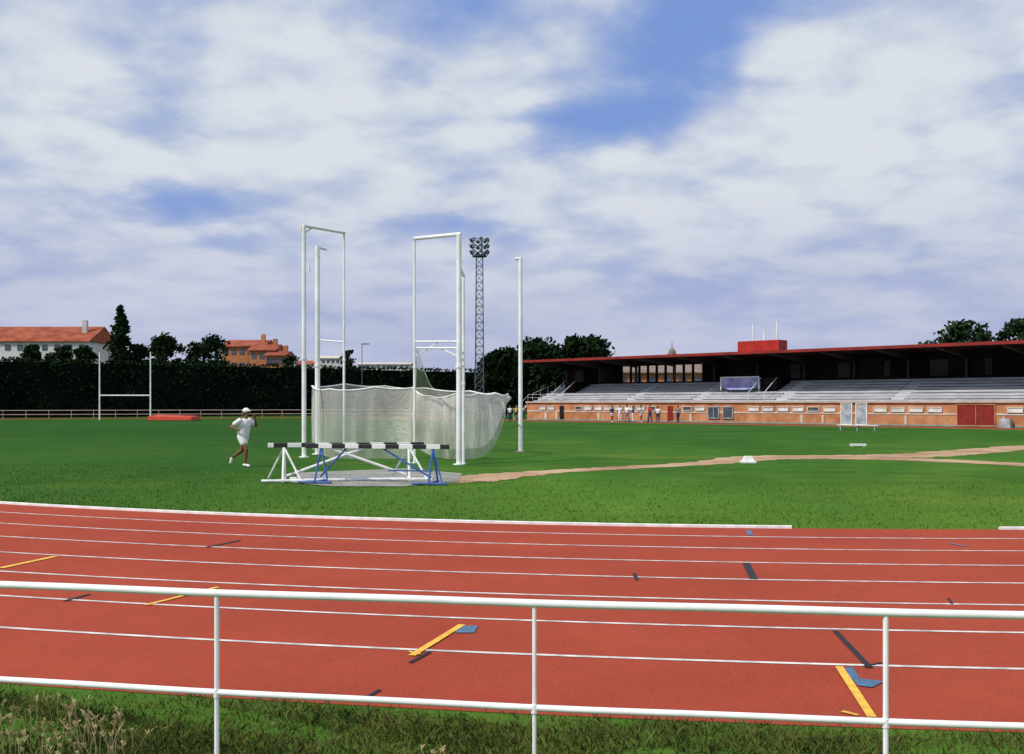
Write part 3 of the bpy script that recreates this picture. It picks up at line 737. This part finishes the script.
for i in range(N+1):
    x=-900+1800*i/N; h=16+9*math.sin(i*.35)+4*math.sin(i*.9+1); vs+=[(x,900,0),(x,960,h),(x,1300,h*.9)]
for i in range(N): fs+=[(3*i,3*i+3,3*i+4,3*i+1),(3*i+1,3*i+4,3*i+5,3*i+2)]
mb.add(vs,fs); tag(mb.build('hills','hill'),kind='structure')
# ---------------------------------------------------------------- floodlight mast
d=125; t=thing('floodlight_mast','tall lattice floodlight mast behind the cage','floodlight mast',((479.5-CX)/F*d,d,0))
H=CH+(HY-256)/F*d; m_=MB(); w0=.55; w1=.40
def cor(k,z): w=w0+(w1-w0)*z/H; return (w*(1 if k in(0,3) else -1),w*(1 if k in (0,1) else -1),z)
for k in range(4): m_.tube(cor(k,0),cor(k,H),.07,.055,5)
z=0
while z<H-1.0:
    for k in range(4):
        m_.tube(cor(k,z),cor((k+1)%4,z+1.0),.035,.035,4); m_.tube(cor(k,z),cor((k+1)%4,z),.03,.03,4)
    z+=1.0
m_.build('lattice','galv',t)
pl=MB(); pl.tube((0,0,H-.1),(0,0,H+.05),.95,.95,10)
for zz in (H+.35,H+1.15,H+2.0):
    for k in range(10):
        a,b=2*math.pi*k/10,2*math.pi*(k+1)/10; pl.tube((1.05*math.cos(a),1.05*math.sin(a),zz),(1.05*math.cos(b),1.05*math.sin(b),zz),.05,.05,4)
for k in range(5): a=2*math.pi*k/5; pl.tube((1.0*math.cos(a),1.0*math.sin(a),H),(1.0*math.cos(a),1.0*math.sin(a),H+2.1),.05,.05,4)
pl.build('platform','galv',t)
for zz in (H+.5,H+1.25,H+2.0):
    for k in range(8):
        a=2*math.pi*k/8+.2; c=Vector((1.08*math.cos(a),1.08*math.sin(a),zz)); o_=Vector((math.cos(a),math.sin(a),-.25)).normalized()
        q=MB(); q.tube(c-o_*.15,c+o_*.15,.14,.26,10); L_=q.build('floodlight','lamp',t); q=MB(); q.tube(c+o_*.15,c+o_*.165,.23,.23,10); q.build('lens','lampglass',L_)
for px,yt,d,lab in ((362,344,150,'thin grey lamp post behind the hedge between the cage frames'),):
    t=thing('street_lamp',lab,'street lamp',((px-CX)/F*d,d,0)); z=CH+(HY-yt)/F*d
    m_=MB(); m_.tube((0,0,0),(0,0,z),.08,.05,6); m_.build('pole','galv',t); m_=MB(); m_.box((.5,0,z),(1.2,.25,.14)); m_.build('lamp_head','galv',t)
# ---------------------------------------------------------------- world
wd=bpy.data.worlds.new('World'); scene.world=wd; wd.use_nodes=True
t=NT(wd.node_tree); bg=wd.node_tree.nodes['Background']; bg.inputs[1].default_value=.1
sd=Vector((-.62,-.42,.80)).normalized(); el=math.asin(sd.z); rot=math.atan2(sd.x,sd.y)
sky=t.new('ShaderNodeTexSky',sky_type='NISHITA'); sky.sun_disc=False; sky.sun_elevation=el; sky.sun_rotation=rot; sky.air_density=1.2; sky.dust_density=.6
tc=t.new('ShaderNodeTexCoord').outputs['Generated']
sx=t.new('ShaderNodeSeparateXYZ'); t.l.new(tc,sx.inputs[0]); X,Y,Z=sx.outputs
zc=t.math('ADD',t.math('MAXIMUM',Z,0.0),.22)
cb=t.new('ShaderNodeCombineXYZ'); t.l.new(t.math('DIVIDE',X,zc),cb.inputs[0]); t.l.new(t.math('DIVIDE',Y,zc),cb.inputs[1]); cb.inputs[2].default_value=5.3
cv=cb.outputs[0]
n1=t.noise(cv,2.2,5,.5,.15); n2=t.noise(cv,5.5,6,.5,.15); n3=t.noise(cv,1.3,5,.5)
dens=t.math('ADD',t.math('MULTIPLY',n1,.70),t.math('MULTIPLY',n2,.30))
def blob(px,py,rad,k,zs=1.8):
    global dens
    v=Vector(((px-CX)/F,1,(HY-py)/F)).normalized()
    m=t.new('ShaderNodeVectorMath',operation='MULTIPLY'); t.l.new(tc,m.inputs[0]); m.inputs[1].default_value=(1,1,zs)
    q=t.new('ShaderNodeVectorMath',operation='DISTANCE'); t.l.new(m.outputs[0],q.inputs[0]); q.inputs[1].default_value=(v.x,v.y,v.z*zs)
    dens=t.math('ADD',dens,t.ramp(q.outputs['Value'],0,rad,k,0.0))
for b in ((680,35,.12,-.13,1.2),(650,75,.09,-.10,1.3),(610,125,.09,-.10,1.5),(555,160,.08,-.09,2.2),(650,185,.07,-.07,2.5),(780,8,.13,-.11,2.4),(870,15,.09,-.06,2.5),(205,203,.11,-.12,3),(345,50,.09,-.06,1.8),(175,92,.06,-.09,1.8),
          (440,8,.10,-.06,2),(190,40,.07,-.06,2),(440,225,.12,-.07,4),
          (850,150,.24,.11,1.4),(500,95,.11,.08,1.5),(290,110,.16,.06,1.6),(60,130,.2,.06,1.5),(960,200,.15,.06,1.5)): blob(*b)
dens=t.math('ADD',dens,.02)
mask=t.ramp(dens,.30,.53)
mask=t.math('ADD',t.math('MULTIPLY',mask,.85),.12)
def k10(c): return tuple(v*10 for v in c)
blue=t.mix(.80,sky.outputs[0],k10(rgb(108,146,220)))
bright=t.ramp(t.math('ADD',t.math('MULTIPLY',n2,.45),t.math('MULTIPLY',dens,.55)),.40,.62)
cloud=t.mix(bright,k10(rgb(182,194,219)),k10(rgb(221,226,232)))
c=t.mix(mask,blue,cloud)
hz=t.ramp(Z,.03,.24,.84,0.0)
low=t.mix(t.ramp(n3,.35,.65),k10(rgb(168,176,211)),k10(rgb(188,193,219)))
c=t.mix(hz,c,low)
t.l.new(c,bg.inputs[0])
sl=bpy.data.lights.new('sun','SUN'); sl.energy=3.3; sl.angle=math.radians(.6); sl.color=(1,.95,.85)
so=bpy.data.objects.new('sun',sl); col.objects.link(so); so.rotation_euler=(-sd).to_track_quat('-Z','Y').to_euler(); so.location=(-20,-20,40)
cam=bpy.data.cameras.new('camera'); cam.sensor_width=36; cam.lens=36*F/1024; cam.shift_y=26/1024; cam.clip_end=5000; cam.clip_start=.05
co=bpy.data.objects.new('camera',cam); col.objects.link(co); co.location=(0,0,CH); co.rotation_euler=(math.radians(90),0,0); scene.camera=co
scene.view_settings.view_transform='Standard'; scene.view_settings.look='None'; scene.view_settings.exposure=0; scene.view_settings.gamma=1
